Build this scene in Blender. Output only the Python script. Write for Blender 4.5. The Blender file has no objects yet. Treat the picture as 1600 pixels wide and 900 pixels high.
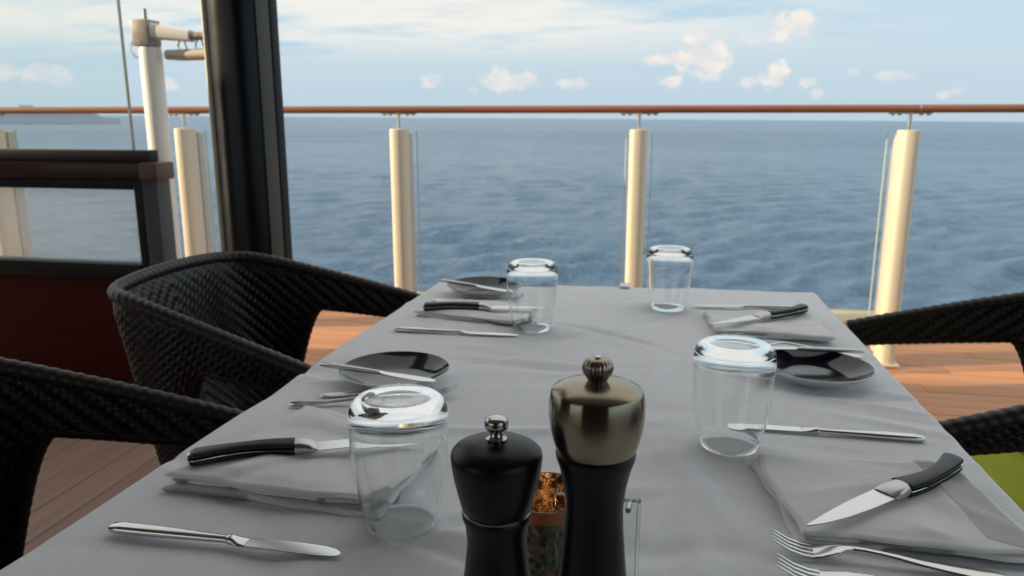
import bpy, bmesh, math, random
import numpy as np
from mathutils import Vector, Matrix
R = math.radians
sc = bpy.context.scene
col = sc.collection
random.seed(7)

# ------------------------------------------------------------------ camera
cam_d = bpy.data.cameras.new("camera"); cam = bpy.data.objects.new("camera", cam_d); col.objects.link(cam)
cam.location = (0, 0, 1.15); cam.rotation_euler = (R(90 - 12.5), 0, R(10.7))
cam_d.sensor_width = 36; cam_d.lens = 27; cam_d.clip_start = .02; cam_d.clip_end = 90000
cam_d.dof.use_dof = True; cam_d.dof.focus_distance = .70; cam_d.dof.aperture_fstop = 10.5
sc.camera = cam
# ------------------------------------------------------------------ colour management
sc.view_settings.view_transform = 'Standard'; sc.view_settings.look = 'None'
sc.view_settings.exposure = 0.50; sc.view_settings.gamma = 1; sc.view_settings.use_curve_mapping = False
sc.cycles.use_denoising = True
sc.cycles.max_bounces = 14; sc.cycles.transmission_bounces = 12; sc.cycles.transparent_max_bounces = 16
sc.cycles.sample_clamp_indirect = 6; sc.cycles.caustics_refractive = True

SUN_EL, SUN_AZ = 19.0, 254.0      # azimuth from +Y clockwise: the sun stands low to the left and a little behind
# ------------------------------------------------------------------ world
world = bpy.data.worlds.new("World"); sc.world = world; world.use_nodes = True
def build_world():
    nt = world.node_tree; N = nt.nodes; L = nt.links; N.clear()
    out = N.new('ShaderNodeOutputWorld'); bg = N.new('ShaderNodeBackground'); L.new(bg.outputs[0], out.inputs[0])
    bg.inputs[1].default_value = .096
    sky = N.new('ShaderNodeTexSky'); sky.sky_type = 'NISHITA'; sky.sun_disc = False
    sky.sun_elevation = R(SUN_EL); sky.sun_rotation = R(SUN_AZ); sky.altitude = 20; sky.air_density = 1.0; sky.dust_density = .6; sky.ozone_density = 2.0
    tc = N.new('ShaderNodeTexCoord')
    def M(op, a, b=None, c=None, clamp=False):
        n = N.new('ShaderNodeMath'); n.operation = op; n.use_clamp = clamp
        for i, v in enumerate((a, b, c)):
            if v is None: continue
            if isinstance(v, (int, float)): n.inputs[i].default_value = v
            else: L.new(v, n.inputs[i])
        return n.outputs[0]
    def ss(x, a, b):
        n = N.new('ShaderNodeMapRange'); n.interpolation_type = 'SMOOTHSTEP'; L.new(x, n.inputs[0])
        n.inputs[1].default_value = a; n.inputs[2].default_value = b; return n.outputs[0]
    def noise(vec, scale, detail=5, rough=.55, dist=0.0):
        n = N.new('ShaderNodeTexNoise'); n.inputs['Scale'].default_value = scale; n.inputs['Detail'].default_value = detail
        n.inputs['Roughness'].default_value = rough; n.inputs['Distortion'].default_value = dist; L.new(vec, n.inputs['Vector']); return n
    def mix(f, a, b):
        n = N.new('ShaderNodeMix'); n.data_type = 'RGBA'
        if isinstance(f, (int, float)): n.inputs[0].default_value = f
        else: L.new(f, n.inputs[0])
        for k, v in ((6, a), (7, b)):
            if isinstance(v, tuple): n.inputs[k].default_value = (*v, 1)
            else: L.new(v, n.inputs[k])
        return n.outputs[2]
    sep = N.new('ShaderNodeSeparateXYZ'); L.new(tc.outputs['Generated'], sep.inputs[0])
    x, y, z = sep.outputs
    az = M('ARCTAN2', x, y); el = M('ARCSINE', z)
    # marine haze and thin high cloud over the whole dome
    low = ss(el, .30, -.02)
    c = mix(.62, sky.outputs[0], (4.4, 6.5, 7.6))
    c = mix(M('MULTIPLY', low, .88), c, (3.75, 4.75, 5.6))
    # layered cloud sheets, seen edge on near the horizon
    zz = M('ADD', M('MAXIMUM', z, 0.0), .07)
    cv = N.new('ShaderNodeCombineXYZ'); L.new(M('DIVIDE', x, zz), cv.inputs[0]); L.new(M('DIVIDE', M('MULTIPLY', y, 1.7), zz), cv.inputs[1]); cv.inputs[2].default_value = 7.7
    n1 = noise(cv.outputs[0], .42, 7, .6, .35)
    n2 = noise(cv.outputs[0], 1.3, 5, .6, .2)
    den = M('ADD', M('MULTIPLY', n1.outputs[0], .75), M('MULTIPLY', n2.outputs[0], .3))
    band = M('MULTIPLY', ss(el, .055, .115), M('MAXIMUM', ss(az, .38, -.18), ss(el, .18, .40)))  # cloud cover overhead is added to brighten the table from above
    sheet = M('MULTIPLY', ss(den, .38, .54), M('ADD', .10, M('MULTIPLY', band, .85)))
    c = mix(M('MULTIPLY', sheet, ss(el, .01, .06)), c, (6.75, 6.6, 6.2))
    shade = M('MULTIPLY', ss(den, .54, .64), M('MULTIPLY', band, .5))
    c = mix(shade, c, (4.4, 5.05, 5.75))
    # small fair weather cumulus low over the sea: azimuth, elevation, half width, half height, strength
    ne = N.new('ShaderNodeCombineXYZ'); L.new(az, ne.inputs[0]); L.new(M('MULTIPLY', el, 1.35), ne.inputs[1])
    d1 = noise(ne.outputs[0], 38, 5, .62)
    puffs = [(0.049, 0.068, 0.042, 0.029, 1), (0.042, 0.095, 0.023, 0.019, 1), (0.003, 0.07, 0.04, 0.009, 1), (0.012, 0.044, 0.019, 0.009, 0.85), (0.062, 0.08, 0.021, 0.023, 0.9), (0.142, 0.104, 0.035, 0.023, 1), (0.153, 0.112, 0.021, 0.015, 0.9), (0.132, 0.049, 0.021, 0.019, 1), (0.17, 0.042, 0.014, 0.009, 0.8), (0.102, 0.041, 0.017, 0.008, 0.6), (0.18, 0.027, 0.01, 0.007, 0.6), (-0.199, 0.042, 0.047, 0.015, 0.85), (-0.203, 0.054, 0.015, 0.013, 0.8), (-0.169, 0.047, 0.019, 0.013, 0.75), (-0.287, 0.044, 0.015, 0.013, 0.6), (-0.11, 0.042, 0.023, 0.009, 0.65), (0.26, 0.046, 0.023, 0.007, 0.5), (0.313, 0.026, 0.01, 0.008, 0.55), (0.328, 0.028, 0.015, 0.008, 0.5), (0.219, 0.053, 0.008, 0.007, 0.45), (-0.597, 0.039, 0.015, 0.013, 0.5), (-0.718, 0.045, 0.031, 0.015, 0.5), (-0.756, 0.048, 0.021, 0.015, 0.5), (0.114, 0.092, 0.042, 0.01, 0.4), (0.62, 0.08, 0.06, 0.025, 0.7), (-1.1, 0.07, 0.08, 0.03, 0.6), (0.9, 0.05, 0.06, 0.02, 0.6), (1.4, 0.07, 0.08, 0.03, 0.7), (-1.6, 0.06, 0.07, 0.02, 0.6), (2.3, 0.07, 0.09, 0.03, 0.7), (3.0, 0.09, 0.09, 0.03, 0.7), (-2.4, 0.07, 0.1, 0.03, 0.7)]
    acc = None
    ae = N.new('ShaderNodeCombineXYZ'); L.new(az, ae.inputs[0]); L.new(el, ae.inputs[1])
    for (a0, e0, w, h, s) in puffs:
        v = N.new('ShaderNodeVectorMath'); v.operation = 'MULTIPLY_ADD'; L.new(ae.outputs[0], v.inputs[0])
        w, h = w * .88, h * .88; v.inputs[1].default_value = (1 / w, 1 / h, 0); v.inputs[2].default_value = (-a0 / w, -e0 / h, 0)
        ln = N.new('ShaderNodeVectorMath'); ln.operation = 'LENGTH'; L.new(v.outputs[0], ln.inputs[0])
        d = M('ADD', ln.outputs['Value'], M('MULTIPLY', M('SUBTRACT', d1.outputs[0], .5), 2.6))
        m = M('MULTIPLY', ss(d, 1.05, .45), s)
        acc = m if acc is None else M('MAXIMUM', acc, m)
    d2 = noise(ne.outputs[0], 30, 3, .5)
    pc = mix(ss(d2.outputs[0], .35, .62), (7.35, 6.6, 5.85), (5.7, 5.7, 5.95))
    c = mix(M('MULTIPLY', acc, .93), c, pc)
    L.new(c, bg.inputs[0])
build_world()
# ------------------------------------------------------------------ sun
sd = bpy.data.lights.new("sun", 'SUN'); sun = bpy.data.objects.new("sun", sd); col.objects.link(sun)
sd.energy = 5.0; sd.angle = R(.6); sd.color = (1.0, .80, .55)
_a = R(SUN_AZ); _e = R(SUN_EL)
sun_dir = Vector((math.sin(_a) * math.cos(_e), math.cos(_a) * math.cos(_e), math.sin(_e)))
sun.rotation_euler = sun_dir.to_track_quat('Z', 'Y').to_euler(); sun.location = (-20, 0, 8)

# ------------------------------------------------------------------ helpers
def tag(o, label=None, cat=None, group=None, kind=None):
    if label: o['label'] = label
    if cat: o['category'] = cat
    if group: o['group'] = group
    if kind: o['kind'] = kind
    return o
def link(name, me, mat=None, parent=None):
    o = bpy.data.objects.new(name, me); col.objects.link(o)
    if mat is not None and not me.materials: me.materials.append(mat)
    if parent is not None: o.parent = parent
    return o
def empty(name, loc=(0, 0, 0), rz=0.0):
    o = bpy.data.objects.new(name, None); o.empty_display_size = .05; col.objects.link(o)
    o.location = loc; o.rotation_euler = (0, 0, rz); return o
class MB:
    def __init__(self): self.v = []; self.f = []
    def add(self, vs, fs):
        b = len(self.v); self.v += [tuple(map(float, p)) for p in vs]; self.f += [tuple(b + i for i in f) for f in fs]; return self
    def grid(self, P, closeu=False, closev=False):     # P[nu][nv]
        nu, nv = len(P), len(P[0]); fs = []
        for i in range(nu if closeu else nu - 1):
            for j in range(nv if closev else nv - 1):
                a, b = i, (i + 1) % nu; c, d = j, (j + 1) % nv
                fs.append((a * nv + c, b * nv + c, b * nv + d, a * nv + d))
        return self.add([p for r_ in P for p in r_], fs)
    def box(self, x0, x1, y0, y1, z0, z1, bev=.003):
        bm = bmesh.new(); bmesh.ops.create_cube(bm, size=1)
        for v in bm.verts: v.co = ((x0 + x1) / 2 + v.co.x * (x1 - x0), (y0 + y1) / 2 + v.co.y * (y1 - y0), (z0 + z1) / 2 + v.co.z * (z1 - z0))
        if bev: bmesh.ops.bevel(bm, geom=bm.edges[:], offset=min(bev, .45 * min(abs(x1 - x0), abs(y1 - y0), abs(z1 - z0))), segments=2, affect='EDGES', profile=.6)
        bm.verts.index_update(); self.add([v.co for v in bm.verts], [[v.index for v in f.verts] for f in bm.faces]); bm.free(); return self
    def lathe(self, prof, n=48, mod=None, close=False):
        P = []
        for i in range(n):
            a = 2 * math.pi * i / n
            P.append([((r * (mod(a, k) if mod else 1)) * math.cos(a), (r * (mod(a, k) if mod else 1)) * math.sin(a), z) for k, (r, z) in enumerate(prof)])
        return self.grid(P, closeu=True, closev=close)
    def loft(self, secs, n=14, e=2.0, cap=True):   # along x: (x, y, z, half width, half height)
        P = []
        for (x, y, z, hy, hz) in secs:
            row = []
            for i in range(n):
                a = 2 * math.pi * i / n; ca, sa = math.cos(a), math.sin(a)
                row.append((x, y + hy * math.copysign(abs(ca) ** (2 / e), ca), z + hz * math.copysign(abs(sa) ** (2 / e), sa)))
            P.append(row)
        self.grid(P, closev=True)
        if cap:
            b = len(self.v) - len(P) * n
            self.f.append(tuple(b + i for i in range(n))); self.f.append(tuple(b + (len(P) - 1) * n + i for i in reversed(range(n))))
        return self
    def tube(self, pts, rad, n=10, cap=True):
        pts = [Vector(p) for p in pts]; m = len(pts); P = []
        rads = rad if isinstance(rad, (list, tuple)) else [rad] * m
        t0 = (pts[1] - pts[0]).normalized(); up = Vector((0, 0, 1)) if abs(t0.z) < .9 else Vector((1, 0, 0))
        for i, p in enumerate(pts):
            t = (pts[min(i + 1, m - 1)] - pts[max(i - 1, 0)]).normalized()
            a = t.cross(up).normalized(); b = a.cross(t).normalized()
            if b.length < .1: b = up
            P.append([p + rads[i] * (math.cos(2 * math.pi * k / n) * a + math.sin(2 * math.pi * k / n) * b) for k in range(n)])
        self.grid(P, closev=True)
        if cap:
            b0 = len(self.v) - m * n
            self.f.append(tuple(b0 + i for i in range(n))); self.f.append(tuple(b0 + (m - 1) * n + i for i in reversed(range(n))))
        return self
    def prism(self, poly, z0, z1):
        n = len(poly); return self.add([(x, y, z0) for x, y in poly] + [(x, y, z1) for x, y in poly],
            [tuple(reversed(range(n))), tuple(range(n, 2 * n))] + [(i, (i + 1) % n, n + (i + 1) % n, n + i) for i in range(n)])
    def mesh(self, name, smooth=True, ang=40):
        me = bpy.data.meshes.new(name); me.from_pydata(self.v, [], self.f)
        bm = bmesh.new(); bm.from_mesh(me); bmesh.ops.remove_doubles(bm, verts=bm.verts, dist=1e-6); bmesh.ops.recalc_face_normals(bm, faces=bm.faces); bm.to_mesh(me); bm.free()
        if smooth:
            me.polygons.foreach_set('use_smooth', [True] * len(me.polygons))
            if ang < 180: me.set_sharp_from_angle(angle=R(ang))
        me.update(); return me
    def build(self, name, mat=None, parent=None, smooth=True, ang=40): return link(name, self.mesh(name, smooth, ang), mat, parent)
def copy_tree(o, parent=None):
    c = o.copy(); col.objects.link(c)
    if parent is not None: c.parent = parent
    for ch in list(o.children): copy_tree(ch, c)
    return c
def smooth_np(x, a, b):
    t = np.clip((x - a) / (b - a), 0, 1); return t * t * (3 - 2 * t)
def np_mesh(name, V, F, smooth=True):
    me = bpy.data.meshes.new(name); V = np.asarray(V, np.float32); F = np.asarray(F, np.int32)
    me.vertices.add(len(V)); me.vertices.foreach_set('co', V.ravel())
    me.loops.add(F.size); me.loops.foreach_set('vertex_index', F.ravel())
    me.polygons.add(len(F)); me.polygons.foreach_set('loop_start', np.arange(0, F.size, F.shape[1], dtype=np.int32))
    me.update(calc_edges=True); me.validate()
    if smooth: me.polygons.foreach_set('use_smooth', [True] * len(me.polygons))
    return me
def grid_faces(nu, nv):
    i, j = np.meshgrid(np.arange(nu - 1), np.arange(nv - 1), indexing='ij'); a = (i * nv + j).ravel()
    return np.stack([a, a + nv, a + nv + 1, a + 1], 1)

# ------------------------------------------------------------------ materials
def mat(name, color=(.5, .5, .5), rough=.5, metal=0.0, spec=.5, var=0.0, vscale=8.0, stretch=(1, 1, 1), col2=None, bump=0.0, bscale=200.0, bstretch=None,
        coat=0.0, aniso=0.0, rvar=0.0, rnd=0.0, sheen=0.0, trans=0.0, ior=1.5, emit=None, estr=0.0, detail=6, sss=0.0):
    m = bpy.data.materials.new(name); m.use_nodes = True; nt = m.node_tree; N = nt.nodes; L = nt.links
    p = N['Principled BSDF']; p.inputs['Base Color'].default_value = (*color, 1); p.inputs['Roughness'].default_value = rough; p.inputs['Metallic'].default_value = metal
    p.inputs['Specular IOR Level'].default_value = spec; p.inputs['Coat Weight'].default_value = coat; p.inputs['Coat Roughness'].default_value = .12
    p.inputs['Anisotropic'].default_value = aniso; p.inputs['Transmission Weight'].default_value = trans; p.inputs['IOR'].default_value = ior
    p.inputs['Sheen Weight'].default_value = sheen
    if sss: p.inputs['Subsurface Weight'].default_value = sss; p.inputs['Subsurface Radius'].default_value = (.02, .01, .005)
    if emit: p.inputs['Emission Color'].default_value = (*emit, 1); p.inputs['Emission Strength'].default_value = estr
    tc = N.new('ShaderNodeTexCoord')
    def nz(scale, st, det):
        mp = N.new('ShaderNodeMapping'); mp.inputs['Scale'].default_value = st; L.new(tc.outputs['Object'], mp.inputs[0])
        n = N.new('ShaderNodeTexNoise'); n.inputs['Scale'].default_value = scale; n.inputs['Detail'].default_value = det; n.inputs['Roughness'].default_value = .6; L.new(mp.outputs[0], n.inputs['Vector']); return n
    if var or col2:
        n = nz(vscale, stretch, detail); r = N.new('ShaderNodeMapRange'); L.new(n.outputs[0], r.inputs[0]); r.inputs[1].default_value = .3; r.inputs[2].default_value = .7
        mx = N.new('ShaderNodeMix'); mx.data_type = 'RGBA'; L.new(r.outputs[0], mx.inputs[0])
        c2 = col2 if col2 else tuple(min(1, c * (1 + var)) for c in color); c1 = color if col2 else tuple(c * (1 - var) for c in color)
        mx.inputs[6].default_value = (*c1, 1); mx.inputs[7].default_value = (*c2, 1); last = mx.outputs[2]
        if rnd:
            oi = N.new('ShaderNodeObjectInfo'); hs = N.new('ShaderNodeHueSaturation'); rr = N.new('ShaderNodeMapRange'); L.new(oi.outputs['Random'], rr.inputs[0])
            rr.inputs[3].default_value = 1 - rnd; rr.inputs[4].default_value = 1 + rnd; L.new(rr.outputs[0], hs.inputs['Value']); L.new(last, hs.inputs['Color']); last = hs.outputs[0]
        L.new(last, p.inputs['Base Color'])
        if rvar:
            r2 = N.new('ShaderNodeMapRange'); L.new(n.outputs[0], r2.inputs[0]); r2.inputs[3].default_value = max(0, rough - rvar); r2.inputs[4].default_value = rough + rvar; L.new(r2.outputs[0], p.inputs['Roughness'])
    if bump:
        n = nz(bscale, bstretch or (1, 1, 1), 4); b = N.new('ShaderNodeBump'); b.inputs['Strength'].default_value = bump; b.inputs['Distance'].default_value = .002
        L.new(n.outputs[0], b.inputs['Height']); L.new(b.outputs[0], p.inputs['Normal'])
    return m
def thin_glass(name, tint=(.93, .97, .95), haze=0.0):
    m = bpy.data.materials.new(name); m.use_nodes = True; nt = m.node_tree; N = nt.nodes; L = nt.links; N.clear()
    out = N.new('ShaderNodeOutputMaterial'); t = N.new('ShaderNodeBsdfTransparent'); t.inputs[0].default_value = (*tint, 1)
    g = N.new('ShaderNodeBsdfGlossy'); g.inputs['Roughness'].default_value = .02; lw = N.new('ShaderNodeLayerWeight'); lw.inputs[0].default_value = .5; pw = N.new('ShaderNodeMath'); pw.operation = 'POWER'; L.new(lw.outputs['Facing'], pw.inputs[0]); pw.inputs[1].default_value = 5; f = N.new('ShaderNodeMath'); f.operation = 'MULTIPLY_ADD'; L.new(pw.outputs[0], f.inputs[0]); f.inputs[1].default_value = .35; f.inputs[2].default_value = .015
    mx = N.new('ShaderNodeMixShader'); L.new(f.outputs[0], mx.inputs[0]); L.new(t.outputs[0], mx.inputs[1]); L.new(g.outputs[0], mx.inputs[2]); last = mx
    if haze:
        tr = N.new('ShaderNodeBsdfTranslucent'); tr.inputs[0].default_value = (.9, .92, .92, 1); df = N.new('ShaderNodeBsdfDiffuse'); df.inputs[0].default_value = (.9, .92, .92, 1)
        ad = N.new('ShaderNodeMixShader'); ad.inputs[0].default_value = .3; L.new(tr.outputs[0], ad.inputs[1]); L.new(df.outputs[0], ad.inputs[2])
        tc = N.new('ShaderNodeTexCoord'); n = N.new('ShaderNodeTexNoise'); n.inputs['Scale'].default_value = 5; L.new(tc.outputs['Object'], n.inputs['Vector'])
        r = N.new('ShaderNodeMapRange'); L.new(n.outputs[0], r.inputs[0]); r.inputs[3].default_value = haze * .85; r.inputs[4].default_value = haze * 1.15
        m2 = N.new('ShaderNodeMixShader'); L.new(r.outputs[0], m2.inputs[0]); L.new(mx.outputs[0], m2.inputs[1]); L.new(ad.outputs[0], m2.inputs[2]); last = m2
    L.new(last.outputs[0], out.inputs[0]); return m
def real_glass(name, colr=(1, 1, 1), rough=0.0, ior=1.5):
    m = bpy.data.materials.new(name); m.use_nodes = True; nt = m.node_tree; N = nt.nodes; L = nt.links; N.clear()
    out = N.new('ShaderNodeOutputMaterial'); g = N.new('ShaderNodeBsdfGlass'); g.inputs[0].default_value = (*colr, 1); g.inputs['Roughness'].default_value = rough; g.inputs['IOR'].default_value = ior
    L.new(g.outputs[0], out.inputs[0]); return m

m_cloth = mat('white_linen', (.785, .795, .825), .9, spec=.15, var=.03, vscale=60, bump=.30, bscale=420, sheen=.1)
m_napkin = mat('napkin_cotton', (.81, .81, .81), .9, spec=.15, var=.02, vscale=40, bump=.12, bscale=700, sheen=.1)
m_hem = mat('napkin_hem', (.80, .79, .77), .85, spec=.2)
m_steel = mat('polished_steel', (.66, .66, .65), .17, 1.0, var=.04, vscale=60, rvar=.05)
m_blade = mat('blade_steel', (.70, .71, .72), .22, 1.0, var=.04, vscale=30, stretch=(.2, 3, 3), rvar=.05)
m_satin = mat('satin_steel', (.55, .55, .54), .33, 1.0, var=.05, vscale=80, rvar=.05)
m_handle = mat('black_handle', (.010, .010, .012), .33, spec=.32, var=.2, vscale=50)
m_black = mat('black_lacquer', (.005, .005, .008), .34, spec=.25, var=.2, vscale=30, rvar=.05)
m_bronze = mat('brushed_dark_steel', (.30, .255, .185), .21, 1.0, var=.10, vscale=90, stretch=(.4, .4, 3), rvar=.04)
m_bronze.node_tree.nodes['Principled BSDF'].inputs['Anisotropic'].default_value = .85; m_bronze.node_tree.nodes['Principled BSDF'].inputs['Anisotropic Rotation'].default_value = .25
_tg = m_bronze.node_tree.nodes.new('ShaderNodeTangent'); _tg.direction_type = 'RADIAL'; _tg.axis = 'Z'; m_bronze.node_tree.links.new(_tg.outputs[0], m_bronze.node_tree.nodes['Principled BSDF'].inputs['Tangent'])
m_bronze2 = mat('dark_steel_knob', (.32, .28, .22), .28, 1.0, var=.1, vscale=120)
m_knob = mat('polished_knob', (.55, .53, .49), .14, 1.0, var=.05, vscale=200)
m_plate_in = mat('dark_glaze', (.010, .012, .020), .10, spec=.5, var=.3, vscale=40, coat=.2)
m_plate_out = mat('pale_stoneware', (.62, .63, .63), .3, spec=.5, var=.05, vscale=40)
m_glass = real_glass('tumbler_glass', (.995, 1, .998))
m_acrylic = real_glass('clear_acrylic', (.97, .99, .98), 0, 1.49)
m_pane = thin_glass('railing_glass', (.965, .985, .98))
m_pane_hazy = thin_glass('glare_veiled_glass', (.97, .98, .975), .20)  # whitish veil mixed in to stand for glare on the pane
m_screen = thin_glass('windscreen_glass', (.985, .995, .98))
m_wicker = mat('dark_wicker', (.009, .007, .006), .36, spec=.36, var=.45, vscale=60, rvar=.08)
m_rope = mat('wicker_rim', (.018, .012, .010), .4, spec=.4, var=.45, vscale=90)
m_teak = mat('teak_deck', (.52, .245, .115), .55, spec=.35, col2=(.44, .20, .095), vscale=14, stretch=(.12, 2, 2), rnd=.06, bump=.12, bscale=60, bstretch=(.05, 2, 2))
m_floor = mat('interior_boards', (.30, .185, .145), .5, spec=.4, col2=(.235, .145, .115), vscale=14, stretch=(2, .12, 2), rnd=.10, bump=.1, bscale=60, bstretch=(2, .05, 2))
m_ledge = mat('pale_gutter', (.62, .48, .30), .5, var=.08, vscale=20)
m_caulk = mat('deck_caulk', (.14, .085, .06), .8, var=.2)
m_rail = mat('varnished_handrail', (.29, .115, .062), .32, spec=.5, col2=(.22, .085, .046), vscale=10, stretch=(.2, 3, 3), coat=.3)
m_post = mat('cream_painted_metal', (.66, .585, .455), .42, spec=.5, var=.03, vscale=6)
m_gedge = mat('polished_glass_edge', (.52, .62, .58), .2, var=.05)
m_channel = mat('grey_channel', (.55, .53, .50), .4, var=.04, vscale=8)
m_white = mat('white_painted_metal', (.80, .78, .74), .4, spec=.5, var=.04, vscale=8)
m_grey = mat('weathered_metal', (.30, .28, .25), .5, .3, var=.25, vscale=30)
m_stem = mat('stainless_stem', (.62, .60, .56), .25, 1.0, var=.05)
m_darkcol = mat('black_column_paint', (.005, .005, .006), .28, spec=.3, var=.2, vscale=5, rvar=.06)
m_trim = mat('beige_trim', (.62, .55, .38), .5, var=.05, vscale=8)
m_gsheen = mat('grey_sheen', (.07, .066, .06), .4, spec=.5, var=.1, vscale=6)  # grey that stands for a reflective sheen on the black shaft
m_blackframe = mat('black_frame', (.005, .005, .006), .45, spec=.25, var=.2, vscale=10)
m_mahog = mat('dark_mahogany', (.062, .007, .004), .55, spec=.08, col2=(.05, .008, .004), vscale=9, stretch=(.15, 2, 2))
m_mahog2 = mat('mahogany_cap', (.045, .012, .008), .42, spec=.25, col2=(.03, .008, .006), vscale=9, stretch=(.15, 2, 2), coat=.2)
m_slate = mat('slate_frame', (.045, .045, .05), .45, var=.1)
m_lime = mat('lime_fabric', (.42, .46, .05), .85, spec=.2, var=.06, vscale=80, bump=.15, bscale=600)
m_wall = mat('dark_wall', (.022, .017, .015), .6, var=.1)
m_ceil = mat('ceiling_panel', (.34, .33, .32), .6, var=.05)
m_ship = mat('hazed_ship_white', (.60, .62, .66), .6, var=.03, vscale=.02)  # ship colours are paled and blued, sea haze put into the paint
m_shipdark = mat('hazed_ship_windows', (.42, .46, .52), .4, var=.05, vscale=.02)
m_hull = mat('hazed_ship_hull', (.56, .60, .65), .6, var=.03, vscale=.02)
m_wax = mat('candle_wax', (.85, .62, .38), .5, var=.03, sss=.4)
m_flame = mat('candle_flame', (1, .5, .1), .5, emit=(1, .36, .08), estr=2.2)
m_wick = mat('candle_wick', (.02, .02, .02), .8)

# ------------------------------------------------------------------ sea
def sea_material():
    m = bpy.data.materials.new('sea_water'); m.use_nodes = True; nt = m.node_tree; N = nt.nodes; L = nt.links; p = N['Principled BSDF']
    p.inputs['Base Color'].default_value = (.090, .172, .292, 1); p.inputs['Roughness'].default_value = .10; p.inputs['IOR'].default_value = 1.33
    tc = N.new('ShaderNodeTexCoord')
    def nz(s, st, d=4):
        mp = N.new('ShaderNodeMapping'); mp.inputs['Scale'].default_value = st; mp.inputs['Rotation'].default_value = (0, 0, R(14)); L.new(tc.outputs['Object'], mp.inputs[0])
        n = N.new('ShaderNodeTexNoise'); n.inputs['Scale'].default_value = s; n.inputs['Detail'].default_value = d; n.inputs['Roughness'].default_value = .6; L.new(mp.outputs[0], n.inputs['Vector']); return n
    a = nz(1.6, (.4, 1, 1), 7); b = nz(.24, (.45, 1, 1), 7); c = nz(.012, (.5, 1, 1), 4)
    b1 = N.new('ShaderNodeBump'); b1.inputs['Strength'].default_value = 1.0; b1.inputs['Distance'].default_value = .40; L.new(a.outputs[0], b1.inputs['Height'])
    b2 = N.new('ShaderNodeBump'); b2.inputs['Strength'].default_value = 1.0; b2.inputs['Distance'].default_value = 2.6; L.new(b.outputs[0], b2.inputs['Height']); L.new(b1.outputs[0], b2.inputs['Normal'])
    L.new(b2.outputs[0], p.inputs['Normal'])
    r = N.new('ShaderNodeMapRange'); L.new(c.outputs[0], r.inputs[0]); r.inputs[1].default_value = .35; r.inputs[2].default_value = .65; r.inputs[3].default_value = -.05; r.inputs[4].default_value = .06
    ln = N.new('ShaderNodeVectorMath'); ln.operation = 'LENGTH'; L.new(tc.outputs['Object'], ln.inputs[0])
    fr = N.new('ShaderNodeMapRange'); L.new(ln.outputs['Value'], fr.inputs[0]); fr.inputs[1].default_value = 60; fr.inputs[2].default_value = 900; fr.inputs[3].default_value = .12; fr.inputs[4].default_value = .32
    ad = N.new('ShaderNodeMath'); L.new(r.outputs[0], ad.inputs[0]); L.new(fr.outputs[0], ad.inputs[1]); L.new(ad.outputs[0], p.inputs['Roughness'])
    return m
m_sea = sea_material()
SEA_Z = -24.0
def build_sea():
    rng = np.random.default_rng(5)
    nr, na = 760, 620
    r = 38 * (40000 / 38) ** (np.arange(nr) / (nr - 1)); a = R(-75) + R(135) * np.arange(na) / (na - 1)
    rr, aa = np.meshgrid(r, a, indexing='ij'); X = rr * np.sin(aa); Y = rr * np.cos(aa); Z = np.zeros_like(X)
    step = rr * (math.log(40000 / 38) / (nr - 1))
    for k in range(70):
        lam = 1.5 * (22 / 1.5) ** rng.random(); th = R(rng.normal(-62, 26)); ph = rng.random() * 6.283; amp = .0135 * lam ** .75
        kx, ky = 2 * math.pi / lam * math.cos(th), 2 * math.pi / lam * math.sin(th)
        w = np.clip((lam / step - 2.5) / 3.0, 0, 1)
        s = np.sin(kx * X + ky * Y + ph); Z += amp * w * (s - .25 * np.cos(2 * (kx * X + ky * Y + ph)))
    V = np.stack([X, Y, Z], -1).reshape(-1, 3)
    sea = link('sea', np_mesh('sea', V, grid_faces(nr, na)), m_sea); tag(sea, 'blue rippled open sea reaching to the horizon', kind='structure')
    b = MB(); n = 96; P = [[(rad * math.sin(2 * math.pi * i / n), rad * math.cos(2 * math.pi * i / n), -1.2) for rad in (3, 300, 6000, 39000)] for i in range(n)]
    b.grid(P, closeu=True); s2 = b.build('sea', m_sea); tag(s2, 'sea surface all round the ship', kind='structure')
    ax = Vector((math.sin(R(-10.7)), math.cos(R(-10.7)), 0))
    for o in (sea, s2):
        o.location = (0, 0, SEA_Z); o.rotation_mode = 'QUATERNION'; o.rotation_quaternion = Matrix.Rotation(R(.40), 3, ax).to_quaternion()
build_sea()

# ------------------------------------------------------------------ decks, roof, rear bulkhead and an added sky-blocking wall around the terrace
def build_decks():
    d = MB().box(-7.2, 4.4, -4.2, 2.86, -.12, -.014, .004).box(-7.2, 4.4, 2.864, 4.75, -.12, -.022, .004).build('deck', m_caulk); tag(d, 'timber deck of the terrace', kind='structure')
    me = MB().box(0, .118, 0, 1.98, -.013, 0, .0018).mesh('plank')
    k = 0
    for i in range(38):
        for j in range(2):
            x0 = -3.0 + i * .1205; y0 = -1.12 + j * 1.983
            o = link('plank', me, m_floor, d); o.location = (x0, y0, -.0005 * ((i * 7 + j * 3) % 3)); k += 1
    me2 = MB().box(0, 1.998, 0, .0895, -.02, -.004, .001).mesh('plank')
    for j in range(17):
        off = (j * .73) % 2.0
        for i in range(5):
            o = link('plank', me2, m_teak, d); o.location = (-5.2 + off + 2.0 * i, 2.87 + .0915 * j, -.0006 * ((i * 5 + j * 2) % 3))
    g = MB().box(-6.9, 4.4, 4.43, 4.74, -.02, .035, .008).build('gutter', m_ledge, d)
    h = MB().box(-7.2, 4.4, -4.2, 4.7, -3, -.125, 0).box(-7.2, 4.4, 4.0, 4.6, -24, -3.0, 0).build('hull_side', m_white); tag(h, 'white ship side below the terrace deck', kind='structure')
build_decks()
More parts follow.
